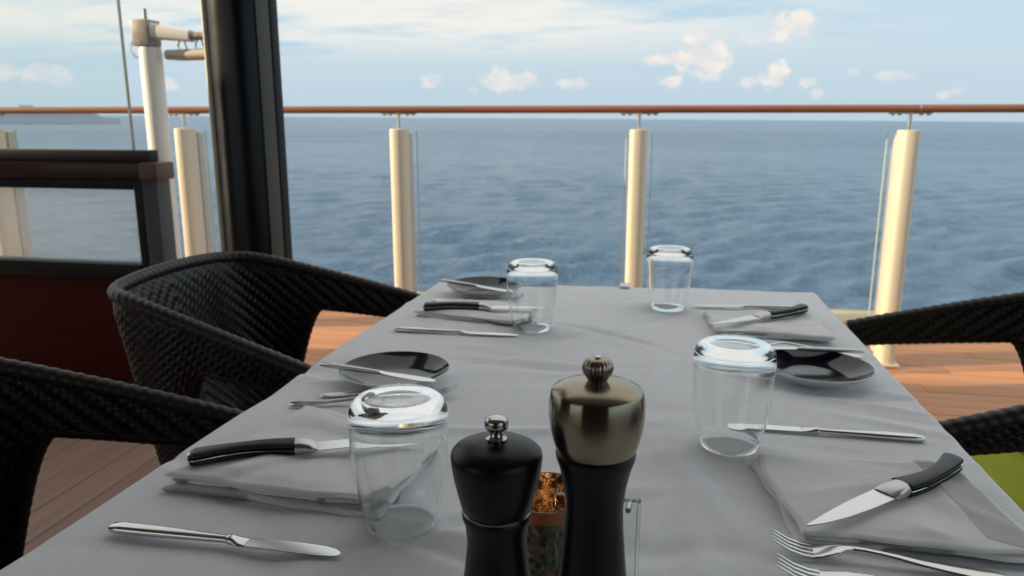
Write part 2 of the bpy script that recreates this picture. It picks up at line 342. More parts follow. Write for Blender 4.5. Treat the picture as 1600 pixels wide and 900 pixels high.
def build_roof():
    c = MB().box(-10.5, 2.6, -3.2, 1.28, 2.62, 2.8, .01).box(-1.7, -1.2, 1.282, 2.76, 2.52, 2.62, .01)
    o = c.build('ceiling', m_ceil); tag(o, 'overhanging canopy above the terrace tables', kind='structure')
    w = MB().box(-1.3, 1.3, -1.75, -1.65, 0, 2.6, .01).box(-6.6, -6.5, -3.2, .6, 0, 2.61, .01)  # left wall is unseen, added to block low sky and darken the terrace
    o = w.build('bulkhead_and_sky_block', m_wall); tag(o, 'dark bulkhead behind the terrace table and unseen wall added at left to block low sky', kind='structure')
build_roof()

# ------------------------------------------------------------------ railing
RY = 3.80
def build_railing():
    r = empty('railing', (-1.3, RY, 0)); tag(r, 'glass ship railing with varnished wooden handrail on cream posts', 'railing')
    def post(x):
        b = MB(); P = []
        n = 28
        for z, s in ((0, 1), (1.085, 1), (1.093, .97), (1.096, .90)):
            row = []
            for i in range(n):
                a = 2 * math.pi * i / n; ca, sa = math.cos(a), math.sin(a)
                row.append((.043 * s * math.copysign(abs(ca) ** .72, ca), .064 * s * math.copysign(abs(sa) ** .72, sa), z))
            P.append(row)
        b.grid(P, closev=True); b.f.append(tuple(len(b.v) - n + i for i in range(n)))
        o = b.build('post', m_post, r); o.location = (x + 1.3, 0, 0)
        cn = MB().box(-.034, .034, .066, .125, .03, 1.075, .006).build('glass_channel', m_channel, r); cn.location = (x + 1.3, 0, 0)
        bp = MB().box(-.052, .052, -.074, .074, 0, .012, .003).build('base_plate', m_post, r); bp.location = (x + 1.3, 0, 0)
        s = MB().tube([(0, 0, 1.09), (0, 0, 1.176)], .0085, 12).build('stem', m_stem, r); s.location = (x + 1.3, 0, 0)
        kk = MB().box(-.09, .09, -.011, .011, 1.1665, 1.1715, .0015)
        for dx in (-.075, -.045, .045, .075): kk.tube([(dx, 0, 1.160), (dx, 0, 1.1668)], .008, 8)
        q = kk.build('rail_bracket', m_grey, r); q.location = (x + 1.3, 0, 0)
    xs = [-4.9, -3.7, -2.5, -1.3, -.1, 1.1, 2.3]
    for x in xs: post(x)
    for i in range(len(xs) - 1):
        x0, x1 = xs[i] + .072 + 1.3, xs[i + 1] - .072 + 1.3
        g = MB().box(x0 - .006, x1 + .006, .085, .097, .09, 1.085, .002).build('glass_panel', m_pane, r)
        for xx in (x0 - .0085, x1 + .0085): MB().box(xx - .0022, xx + .0022, .0845, .0975, .09, 1.086, .0008).build('panel_edge', m_gedge, r)
    for a, b_ in ((-5.0, 1.135), (1.139, 2.6)):
        h = MB().tube([(a + 1.3 + (b_ - a) * t / 8, 0, 1.190) for t in range(9)], .0185, 16).build('handrail', m_rail, r)
    MB().tube([(1.1345 + 1.3, 0, 1.19), (1.1395 + 1.3, 0, 1.19)], .0192, 16).build('joint_ring', m_stem, r)
build_railing()

# ------------------------------------------------------------------ partition with window, column, davit, far ship
def build_partition():
    Y = 2.75
    p = empty('partition', (-2.6, Y, 0)); tag(p, 'low wooden partition with a black framed window and mahogany cap', 'partition')
    def bx(n, m, *a, bev=.004): return MB().box(a[0] + 2.6, a[1] + 2.6, *a[2:], bev).build(n, m, p)
    bx('wood_panel', m_mahog, -3.6, -1.99, -.03, .03, .07, .505)
    bx('plinth', m_blackframe, -3.6, -1.93, -.04, .035, 0, .068)
    f = bx('window_frame', m_blackframe, -3.6, -2.032, -.04, .04, .872, .912)
    bx('sill', m_blackframe, -3.6, -2.032, -.045, .04, .507, .572, bev=.006)
    bx('end_stile', m_blackframe, -2.030, -1.992, -.041, .041, .507, .912)
    bx('end_post', m_slate, -1.990, -1.925, -.043, .043, .069, .912)
    g = bx('window_pane', m_pane_hazy, -3.55, -2.033, -.004, .004, .573, .871, bev=.001)
    bx('mahogany_cap', m_mahog2, -3.6, -1.985, -.06, .05, .914, .978, bev=.008)
    e = bx('cap_end', mat('worn_cap_end', (.11, .055, .04), .4, var=.15, vscale=20), -1.984, -1.905, -.062, .052, .912, .980, bev=.008)
    bx('top_rail', m_blackframe, -3.6, -1.955, -.035, .03, .980, 1.026, bev=.005)
    bx('windscreen', m_screen, -3.6, -2.045, -.005, .005, 1.027, 2.5, bev=.0015)
    ed = bx('windscreen_edge', mat('green_glass_edge', (.32, .38, .34), .25, var=.05), -2.044, -2.037, -.0055, .0055, 1.027, 2.5, bev=.001)
build_partition()
def build_column():
    c = empty('column', (-1.455, 2.60, 0)); tag(c, 'thick black column with beige edge strip rising behind the wicker chair', 'column')
    n = 40; b = MB()
    b.lathe([(.117, 0), (.117, 2.515)], 64).build('shaft', m_darkcol, c)
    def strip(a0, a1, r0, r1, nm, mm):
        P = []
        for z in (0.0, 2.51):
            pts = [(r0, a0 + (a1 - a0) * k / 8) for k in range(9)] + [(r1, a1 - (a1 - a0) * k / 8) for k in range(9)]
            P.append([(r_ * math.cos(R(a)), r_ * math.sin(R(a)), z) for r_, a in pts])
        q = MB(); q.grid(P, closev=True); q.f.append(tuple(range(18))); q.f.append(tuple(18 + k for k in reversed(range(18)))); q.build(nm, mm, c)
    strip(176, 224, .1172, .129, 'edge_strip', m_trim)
    strip(-38, -14, .1172, .126, 'sheen_strip', m_gsheen)  # sheen along the shaft, put in as a grey strip
    strip(-13, 8, .1172, .130, 'side_strip', m_blackframe)
    MB().lathe([(.131, 0), (.145, 0), (.145, .03), (.131, .034)], 64, close=True).build('base_ring', m_blackframe, c)
build_column()
def build_davit():
    d = empty('davit', (-2.296, 3.28, 0)); d.scale = (.965, .965, .985); tag(d, 'white davit post with short crane arm standing by the railing', 'davit')
    P = [(0, 0, .0), (0, 0, 1.50)]
    MB().lathe([(.0, 0), (.10, 0), (.10, .018), (.055, .022), (.053, .06), (.051, 1.46), (.048, 1.485), (0, 1.487)], 28).build('pole', m_white, d)
    h = MB().box(-.058, .03, -.05, .05, 1.488, 1.605, .008).build('head_bracket', m_grey, d)
    a = MB(); a.add([], [])
    a = MB().loft([(.031, 0, 1.555, .04, .036), (.12, 0, 1.545, .036, .032), (.22, 0, 1.53, .03, .026)], n=16, e=5).build('arm', m_white, d)
    MB().loft([(.221, 0, 1.53, .024, .018), (.31, 0, 1.53, .022, .016), (.40, 0, 1.527, .02, .014)], n=14, e=3).build('arm_end', m_grey, d)
    MB().tube([(.07, .02, 1.452), (.15, .02, 1.45), (.45, .02, 1.455)], [.022, .026, .026], 14).build('boom', m_post, d)
    for x in (.16, .25):
        MB().tube([(x, 0, 1.515), (x - .014, .0, 1.49), (x - .010, .01, 1.46), (x + .012, .015, 1.44), (x + .026, .01, 1.47), (x + .02, 0, 1.515)], .0035, 8).build('shackle', m_grey, d)
    MB().tube([(-.055, 0, 1.545), (-.085, 0, 1.53), (-.105, 0, 1.475), (-.085, 0, 1.445), (-.045, 0, 1.437)], .005, 8).build('hook_handle', m_grey, d)
    MB().tube([(-.01, 0, 1.60), (-.01, 0, 1.655)], .008, 8).build('pin', m_grey, d)
    MB().box(-.075, -.0585, -.02, .02, 1.53, 1.57, .004).build('cleat', m_grey, d)
build_davit()
def build_ship():
    D = 2500.0; a = R(-10.7 - 30.4)
    s = empty('cruise_ship', (D * math.sin(a), D * math.cos(a), SEA_Z + 12)); s.rotation_euler = (0, 0, -a)
    tag(s, 'pale distant cruise ship on the horizon behind the handrail', 'ship')
    L = 172
    poly = [(-L, -16), (L * .82, -16), (L, 0), (L * .82, 16), (-L, 16)]
    hb = MB(); hb.prism(poly, -8, 12); hb.build('hull', m_hull, s, smooth=False)
    z = 12.3
    for i, (x0, x1) in enumerate(((-160, 130), (-158, 124), (-156, 118), (-150, 112), (-140, 104), (-110, 80))):
        dk = MB().box(x0, x1, -14 + i * .3, 14 - i * .3, z, z + 3.2, 0).build('deck_level', m_ship, s, smooth=False)
        MB().box(x0 + 4, x1 - 6, -14.3 + i * .3, 14.3 - i * .3, z + 1.1, z + 2.2, 0).build('window_band', m_shipdark, dk, smooth=False)
        z += 3.25
    f = MB(); f.prism([(-70, -6), (-36, -5), (-36, 5), (-70, 6)], z, z + 14); f.build('funnel', m_hull, s, smooth=False)
    MB().tube([(60, 0, z), (60, 0, z + 12)], 1.0, 6).build('mast', m_ship, s)
build_ship()

# ------------------------------------------------------------------ table and cloth
TZ = .75
def build_table():
    t = empty('dining_table', (-.08, 1.0, 0)); tag(t, 'long dining table hidden under the white tablecloth', 'table')
    MB().box(-.455, .455, -.80, .82, TZ - .040, TZ - .011, .006).build('tabletop', m_mahog, t)
    for sx in (-1, 1):
        for sy in (-1, 1): MB().box(sx * .40 - .03, sx * .40 + .03, sy * .74 - .03, sy * .74 + .03, 0, TZ - .041, .004).build('leg', m_blackframe, t)
build_table()
def build_cloth():
    rng = np.random.default_rng(11)
    OV = .26; nu, nv = 250, 430
    u = np.linspace(-.465 - OV, .465 + OV, nu); v = np.linspace(-.82 - OV, .83 + OV, nv)
    U, V = np.meshgrid(u, v, indexing='ij')
    tx = np.maximum(np.abs(U) - .465, 0) * np.sign(U); cy0, cy1 = -.82, .83
    ty = np.where(V > cy1, V - cy1, np.where(V < cy0, V - cy0, 0))
    d = np.hypot(tx, ty); ex = tx / np.maximum(d, 1e-9); ey = ty / np.maximum(d, 1e-9)
    rad = .010; arc = rad * math.pi / 2
    ang = np.clip(d / rad, 0, math.pi / 2); out = rad * np.sin(ang); down = rad * (1 - np.cos(ang)) + np.maximum(d - arc, 0)
    hang = np.maximum(d - arc, 0)
    flute = (.012 * np.sin((U * ey + V * ex) * 23 + 1.3) + .008 * np.sin((U * ey + V * ex) * 47)) * np.minimum(hang / .2, 1)
    out = out + hang * .10 + flute
    x = np.clip(U, -.465, .465) + ex * out; y = np.clip(V, cy0, cy1) + ey * out; z = -down
    Xw = x - .085; Yw = y + 1.0
    w = np.zeros_like(z)
    top = np.clip(1 - d / .03, 0, 1)
    def ridge(cx, cy, th, ln, wd, amp, bend=0.0):
        c, s = math.cos(th), math.sin(th); a = (Xw - cx) * c + (Yw - cy) * s; b = -(Xw - cx) * s + (Yw - cy) * c + bend * a * a
        return amp * np.exp(-(a / ln) ** 2 - (b / wd) ** 2)
    for k in range(120):
        w += ridge(rng.uniform(-.6, .4), rng.uniform(.2, 1.8), rng.normal(0, .7), rng.uniform(.05, .16), rng.uniform(.008, .022), rng.normal(0, .0022), rng.normal(0, 1.2))
    for k in range(26):
        w += ridge(rng.uniform(-.6, .4), rng.uniform(.2, 1.8), rng.uniform(0, 3.14), rng.uniform(.1, .3), rng.uniform(.03, .08), rng.normal(0, .0030))
    # creases that show in the picture: behind the metal mill, near the right edge, beside the left plate
    for a in ((-.20, 1.22, -.08, .10, .010, .0016), (-.19, 1.19, -.12, .12, .011, -.0014), (.06, .80, 1.9, .10, .018, .0030), (.02, .74, 1.2, .12, .020, .0026), (.0, .66, .3, .09, .016, -.0024), (-.17, .66, -.3, .08, .012, .0024), (-.18, .63, -.35, .07, .010, -.0020),
              (.33, 1.10, -.35, .08, .010, .0024), (.34, 1.06, -.35, .08, .011, -.0016), (.33, 1.03, -.4, .08, .010, .0022), (.345, 1.16, -.3, .07, .012, .0018), (.05, .72, 1.6, .12, .02, .0022), (-.04, .78, .2, .10, .016, .0022)):
        w += 1.8 * ridge(*a)
    # pressed fold lines
    for c in (): w += .0007 * np.exp(-((Xw - c) / .004) ** 2)
    for c in (.98, 1.55): w += .0003 * np.exp(-((Yw - c - .02 * Xw) / .004) ** 2)
    z = z + np.clip(w, -.006, .0075) * top
    Xw = Xw + .0; Vv = np.stack([Xw, Yw + np.clip((Yw - 1.0) / .8, 0, 1) * .055 * (Xw + .085), z + TZ], -1).reshape(-1, 3)
    Vv[:, 0] += (1.0 - Vv[:, 1]) * (-.009 + .025 * np.clip((Vv[:, 0] + .085) / .465, -1, 1))
    o = link('tablecloth', np_mesh('tablecloth', Vv, grid_faces(nu, nv)), m_cloth); o['label'] = 'creased white tablecloth draped over the long dining table'; o['category'] = 'tablecloth'
    md = o.modifiers.new('thick', 'SOLIDIFY'); md.thickness = .0012; md.offset = -1
    from mathutils.bvhtree import BVHTree
    F = grid_faces(nu, nv); return BVHTree.FromPolygons([tuple(p) for p in Vv.tolist()], [tuple(f) for f in F.tolist()])
BVH = build_cloth()
def cz(x, y):
    h = BVH.ray_cast(Vector((x, y, 1.2)), Vector((0, 0, -1)))
    return h[0].z if h[0] else TZ
def rest(o, pts, lift=0.0):      # rest a thing on the highest bit of cloth under its footprint
    o.location.z = max(cz(x, y) for x, y in pts) + lift

# ------------------------------------------------------------------ napkins
def napkin(q, label, seed, thick=.011, hem=False):
    rng = np.random.default_rng(seed)
    c = sum((Vector((a, b, 0)) for a, b in q), Vector()) / 4
    t = empty('napkin', (c.x, c.y, TZ)); tag(t, label, 'napkin', 'folded white napkins')
    qs = [Vector((a - c.x, b - c.y, 0)) for a, b in q]
    nl = 3; hz = thick / nl
    nu, nv = 60, 60
    for k in range(nl):
        ins = rng.uniform(-.007, .011, 4) if k < nl - 1 else np.zeros(4)
        qq = [p * (1 - ins[i] / .12) for i, p in enumerate(qs)]
        a = np.linspace(0, 1, nu); b = np.linspace(0, 1, nv); A, B = np.meshgrid(a, b, indexing='ij')
        def bl(i): return (1 - A) * (1 - B) * qq[0][i] + A * (1 - B) * qq[1][i] + A * B * qq[2][i] + (1 - A) * B * qq[3][i]
        X, Y = bl(0), bl(1)
        X = X + .0035 * np.sin(B * 5 + seed + k) + .0012 * np.sin(B * 17 + seed * k); Y = Y + .0035 * np.sin(A * 6 + seed * 2 + k) + .0012 * np.sin(A * 19 + 2 * k)
        ed = np.minimum(np.minimum(A, 1 - A), np.minimum(B, 1 - B)) * .22
        rnd = np.sqrt(np.clip(1 - (1 - np.clip(ed / (hz * .6), 0, 1)) ** 2, 0, 1))
        W = np.zeros_like(X)
        for m in range(16):
            th = rng.uniform(0, 3.14); cx, cy = rng.uniform(-.11, .11, 2); ct, st = math.cos(th), math.sin(th)
            p = (X - cx) * ct + (Y - cy) * st; r_ = -(X - cx) * st + (Y - cy) * ct + rng.normal(0, 2) * p * p
            W += rng.normal(0, .0026) * np.exp(-(p / rng.uniform(.04, .1)) ** 2 - (r_ / rng.uniform(.008, .022)) ** 2)
        lift = np.clip(W, -.003, .006) * (.45 if k < nl - 1 else 1.0)
        # loose upper layer: corners puff up a little
        if k == nl - 1: lift = lift + .004 * np.exp(-((A - .5) ** 2 + (B - .12) ** 2) / .05)
        z0 = k * hz + .0006; top = z0 + hz * .5 + hz * .5 * rnd + lift * np.clip(ed / .02, .25, 1); bot = z0 + hz * .5 - hz * .45 * rnd + (0 if k == 0 else .2) * lift
        V = np.concatenate([np.stack([X, Y, top], -1).reshape(-1, 3), np.stack([X, Y, bot], -1).reshape(-1, 3)])
        F = grid_faces(nu, nv); F2 = F[:, ::-1] + nu * nv
        rim = [i * nv for i in range(nu)] ; e1 = [(i * nv) for i in range(nu)]; e2 = [(nu - 1) * nv + j for j in range(nv)]; e3 = [i * nv + nv - 1 for i in reversed(range(nu))]; e4 = [j for j in reversed(range(nv))]
        loop = e1 + e2[1:] + e3[1:] + e4[1:]; side = [(loop[i], loop[i] + nu * nv, loop[i + 1] + nu * nv, loop[i + 1]) for i in range(len(loop) - 1)]
        link('fold', np_mesh('fold', V, np.concatenate([F, F2, np.array(side)])), m_napkin, t)
    if hem:
        # ribbed hem band woven along one side of the napkin, fine raised cords
        from mathutils.bvhtree import BVHTree
        bt = BVHTree.FromPolygons([tuple(p) for p in V.tolist()], [tuple(f_) for f_ in np.concatenate([F, F2]).tolist()])
        b = MB(); n = 64
        for i in range(n):
            f = .015 + .90 * i / (n - 1); p0 = qs[1].lerp(qs[2], f); p1 = qs[0].lerp(qs[3], f); d_ = (p1 - p0).normalized()
            e = p0 + d_ * .048 + (qs[2] - qs[1]).normalized() * .016; st = p0 + d_ * .007; row = []
            for m in range(7):
                q_ = st.lerp(e, m / 6); h_ = bt.ray_cast(Vector((q_.x, q_.y, 1)), Vector((0, 0, -1)))
                if h_[0]: row.append((q_.x, q_.y, h_[0].z + .0001))
            if len(row) > 2: b.tube(row, .0009, 6)
        b.build('hem', m_hem, t)
    t.location.z = float(np.median([cz(c.x + (x - c.x) * f, c.y + (y - c.y) * f) for x, y in q for f in (.3, .7)])) - .0006
    return t
napkin([(-.515, .690), (-.266, .676), (-.240, .850), (-.455, .912)], 'folded white napkin under the steak knife beside the nearest left tumbler', 3, .021)
napkin([(-.486, 1.470), (-.255, 1.425), (-.235, 1.585), (-.455, 1.590)], 'folded white napkin under the steak knife at the far left place', 5, .012)
napkin([(.122, 1.440), (.332, 1.425), (.318, 1.610), (.100, 1.585)], 'folded white napkin at the far right place, steak knife on it', 8, .014)
napkin([(.146, .702), (.366, .706), (.348, .900), (.127, .880)], 'folded white napkin with a ribbed hem at the near right place', 12, .016, hem=True)

# ------------------------------------------------------------------ cutlery builders (origin at the handle end, lying along +x)
def make_dinner_knife():
    r = empty('dinner_knife')
    b = MB().loft([(0, 0, .0045, .0052, .0026), (.002, 0, .0046, .0066, .0038), (.012, 0, .0047, .0076, .0044), (.04, 0, .0047, .0073, .0043), (.075, 0, .0046, .0062, .0039), (.105, 0, .0045, .0050, .0034), (.126, 0, .0045, .0044, .0032)], 16, 2.6)
    b.build('handle', m_steel, r)
    c = MB().loft([(.1255, 0, .0045, .0050, .0040), (.128, 0, .0045, .0062, .0046), (.131, -.0005, .0044, .0058, .0040), (.134, -.001, .0042, .0066, .0034), (.139, -.0015, .0040, .0078, .0022), (.146, -.0015, .0038, .0082, .0012)], 16, 2.2)
    c.build('bolster', m_steel, r)
    d = MB().loft([(.1465, -.0015, .0038, .0082, .0009), (.17, -.0012, .0037, .0086, .00085), (.20, -.0010, .0035, .0088, .0008), (.222, -.0012, .0033, .0080, .0007), (.233, -.0018, .0031, .0060, .0006), (.2385, -.0025, .003, .0030, .0005), (.2398, -.003, .003, .0008, .0003)], 16, 3.5)
    d.build('blade', m_blade, r); return r
def make_butter_knife():
    r = empty('butter_knife')
    MB().loft([(0, 0, .004, .0045, .0022), (.002, 0, .004, .0060, .0032), (.02, 0, .004, .0066, .0036), (.06, 0, .004, .0060, .0034), (.098, 0, .004, .0045, .0030), (.104, 0, .004, .0042, .0026)], 16, 2.6).build('handle', m_satin, r)
    MB().loft([(.1045, 0, .004, .0042, .0022), (.112, -.0005, .0038, .0066, .0012), (.13, -.001, .0035, .0084, .0008), (.16, -.0012, .0032, .0094, .0007), (.18, -.001, .003, .0092, .0007), (.192, -.0008, .003, .0070, .0006), (.198, -.0006, .003, .0038, .0005), (.200, 0, .003, .0006, .0003)], 16, 3.5).build('blade', m_blade, r)
    return r
def make_steak_knife(curve=1.0):
    r = empty('steak_knife')
    def cy(x): return curve * (.010 * math.sin(min(1, x / .12) * math.pi * .9) - .002)
    def hw(x): return .0098 + .0016 * math.cos(x / .112 * 2 * math.pi)
    xs = [0, .0015, .004, .012, .03, .05, .07, .09, .106, .112]
    def sec(z, hz, w=1.0, dw=0.0): return [(x, cy(x), z, (hw(x) + dw) * (w if x > .002 else w * .82), hz * (.55 if x < .001 else (.85 if x < .003 else 1))) for x in xs]
    MB().loft(sec(.0035, .0034), 16, 3.0).build('scale', m_handle, r)
    MB().loft(sec(.0078, .0009, 1.0, .0006), 16, 6.0).build('tang', m_steel, r)
    MB().loft(sec(.0124, .0036), 16, 3.0).build('scale', m_handle, r)
    MB().loft([(-.0022, cy(0), .0078, .0070, .0062), (-.0004, cy(0), .0078, .0090, .0072), (-.0001, cy(0), .0078, .0092, .0072)], 16, 3).build('butt_cap', m_steel, r)
    y1 = cy(.112)
    MB().loft([(.1122, y1, .0078, .0108, .0080), (.119, y1, .0078, .0112, .0078), (.128, y1 - .001, .0076, .0122, .0064), (.134, y1 - .002, .0074, .0126, .0040), (.1375, y1 - .002, .0072, .0124, .0016)], 16, 3).build('bolster', m_satin, r)
    top = [(.137, y1 + .0095), (.175, y1 + .0085), (.21, y1 + .0055), (.238, y1 + .0005), (.259, y1 - .0065)]
    edge = [(.138, y1 - .0145)]
    n = 30
    for i in range(n + 1):
        f = i / n; x = .142 + .109 * f; base = y1 - .0150 + .0065 * f ** 2.2
        edge.append((x, base)); 
        if i < n: edge.append((x + .0016, base + .0011))
    poly = edge + list(reversed(top))
    b = MB(); k = len(poly); b.prism(poly, .0062, .0074)
    b.build('blade', m_blade, r, smooth=False); return r
def make_fork():
    r = empty('fork')
    def zc(x):
        return float(np.interp(x, [0, .02, .06, .10, .125, .14, .155, .165, .18, .20], [.0030, .0035, .0060, .0105, .0125, .0105, .0058, .0042, .0062, .0165]))
    def hw(x): return float(np.interp(x, [0, .003, .01, .03, .07, .10, .125, .135, .145, .155, .162], [.004, .0078, .0092, .0086, .0055, .0036, .0032, .0044, .0090, .0118, .0122]))
    xs = [0, .001, .003, .01, .02, .03, .05, .07, .09, .105, .118, .128]
    MB().loft([(x, 0, zc(x), hw(x), .0016 + .0006 * (x > .08)) for x in xs], 14, 2.4).build('handle', m_steel, r)
    xs = [.1282, .135, .142, .15, .156, .1625]
    MB().loft([(x, 0, zc(x), hw(x), .0018 if x < .14 else .0012) for x in xs], 14, 3).build('neck', m_steel, r)
    for k in range(4):
        y = (-1.5 + k) * .0067; b = MB()
        b.loft([(x, y, zc(x), w, h) for x, w, h in ((.1622, .0025, .0011), (.172, .0022, .0012), (.184, .0019, .0012), (.194, .0014, .001), (.1995, .0006, .0006))], 10, 3)
        b.build('tine', m_steel, r)
    return r
def put(o, p0, p1, label, cat, group, z=None, lift=0.0, tilt=0.0, roll=0.0):
    tag(o, label, cat, group); a = math.atan2(p1[1] - p0[1], p1[0] - p0[0])
    o.rotation_euler = (roll, -tilt, a)
    zz = z if z is not None else max(cz(p0[0] + (p1[0] - p0[0]) * t, p0[1] + (p1[1] - p0[1]) * t) for t in (.05, .3, .6, .9))
    o.location = (p0[0], p0[1], zz + lift); return o
dk = make_dinner_knife(); bk = make_butter_knife(); sk = make_steak_knife(); fk = make_fork()
def nxt(proto, used=set()):
    if proto.name not in used: used.add(proto.name); return proto
    return copy_tree(proto)
G1, G2, G3, G4 = 'dinner knives beside the napkins', 'butter knives on the side plates', 'steak knives on the napkins', 'forks at the places'
put(nxt(dk), (-.515, .602), (-.272, .603), 'polished dinner knife nearest the left front corner of the table', 'knife', G1)
put(nxt(dk), (-.484, 1.353), (-.255, 1.360), 'dinner knife between the dark side plate and the far left napkin', 'knife', G1)
put(nxt(dk), (.343, .986), (.104, .989), 'dinner knife lying with its tip behind the nearer right tumbler', 'knife', G1)
put(nxt(dk), (.325, 1.676), (.098, 1.655), 'dinner knife beyond the napkin at the far right place', 'knife', G1)
put(nxt(sk), (-.500, .716), (-.276, .812), 'black handled steak knife on the napkin behind the nearest tumbler', 'knife', G3, TZ + .022, tilt=.006)
put(nxt(sk), (-.462, 1.476), (-.250, 1.510), 'black handled steak knife on the far left napkin', 'knife', G3, TZ + .013)
o = put(nxt(sk), (.340, .876), (.142, .686), 'steak knife with serrated blade on the near right napkin', 'knife', G3, TZ + .0168)
put(nxt(sk), (.304, 1.600), (.140, 1.460), 'steak knife lying askew on the far right napkin', 'knife', G3, TZ + .015)

# ------------------------------------------------------------------ plates
def make_plate():
    r = empty('side_plate')
    MB().lathe([(0, .003), (.048, .003), (.050, .0), (.054, .0), (.055, .004), (.070, .012), (.083, .020), (.0878, .0235), (.0892, .0245), (.0888, .0258), (.0870, .0258)], 64).build('body', m_plate_out, r, ang=60)
    MB().lathe([(.0870, .0259), (.0855, .0246), (.078, .0195), (.066, .0125), (.055, .0078), (.046, .0064), (.025, .006), (0, .0059)], 64).build('glazed_well', m_plate_in, r, ang=80)
    return r
pl = make_plate(); pl.scale = (.96, .96, 1)
for i, (x, y, lb, k0, k1, lk) in enumerate((
        (-.390, 1.085, 'dark glazed side plate in front of the wicker chair, nearest left tumbler before it', (-.503, 1.066), (-.305, 1.026), 'butter knife across the dark plate behind the nearest left tumbler'),
        (-.385, 1.690, 'dark glazed side plate at the far left corner of the table', (-.487, 1.690), (-.305, 1.606), 'butter knife across the plate at the far left corner'),
        (.256, 1.222, 'dark glazed side plate on the right beside the tumbler', (.342, 1.294), (.145, 1.284), 'butter knife across the dark plate on the right side'))):
    o = pl if i == 0 else copy_tree(pl); o.location = (x, y, cz(x, y)); o.rotation_euler = (0, 0, i * 1.1)
    tag(o, lb, 'plate', 'dark side plates')
    put(nxt(bk), k0, k1, lk, 'knife', G2, cz(x, y) + .0262)
# forks
put(nxt(fk), (-.472, .992), (-.272, 1.036), 'fork behind the nearest left tumbler, the one closer to the plate', 'fork', G4)
put(nxt(fk), (-.500, .951), (-.266, 1.006), 'fork by the napkin edge, between the nearest tumbler and the chair', 'fork', G4)
put(nxt(fk), (.318, .676), (.119, .692), 'fork with raised tines pointing at the near right napkin', 'fork', G4)
put(nxt(fk), (.316, .628), (.117, .648), 'fork cut by the bottom right of the picture, nearest the viewer', 'fork', G4)
put(nxt(fk), (.355, 1.348), (.158, 1.396), 'fork between the right dark plate and the far napkin', 'fork', G4)
put(nxt(fk), (-.480, 1.600), (-.284, 1.640), 'fork between the far left plate and its napkin', 'fork', G4)

# ------------------------------------------------------------------ tumblers standing upside down
def make_tumbler():
    r = empty('tumbler')
    outer = [(.0345, .0006), (.0348, .0001), (.0352, .0006), (.0382, .012), (.0424, .032), (.0462, .058), (.0484, .082), (.0492, .102), (.0490, .1125), (.0478, .1205), (.0452, .1265), (.0412, .1304), (.0360, .1327), (.0305, .1334), (.0245, .1328), (.012, .1320), (0, .1318)]
    inner = [(0, .1245), (.012, .1245), (.027, .1240), (.0360, .1226), (.0415, .1196), (.0455, .1145), (.0474, .1080), (.0479, .1000), (.0472, .082), (.0451, .058), (.0414, .032), (.0373, .012), (.0345, .0006)]
    MB().lathe(outer + inner, 72).build('glass_body', m_glass, r, ang=180); return r
tm = make_tumbler()
for i, (x, y, lb) in enumerate(((-.241, .676, 'largest upturned clear tumbler, in the left foreground by the napkin'),
                                (.100, .927, 'upturned clear tumbler on the right before the dark plate'),
                                (-.229, 1.420, 'upturned clear tumbler at the far left napkin'),
                                (.031, 1.640, 'upturned clear tumbler at the far end beside the middle railing post'))):
    o = tm if i == 0 else copy_tree(tm); o.location = (x, y, cz(x, y) + .0005); o.rotation_euler = (0, 0, i); tag(o, lb, 'glass', 'upturned tumblers')

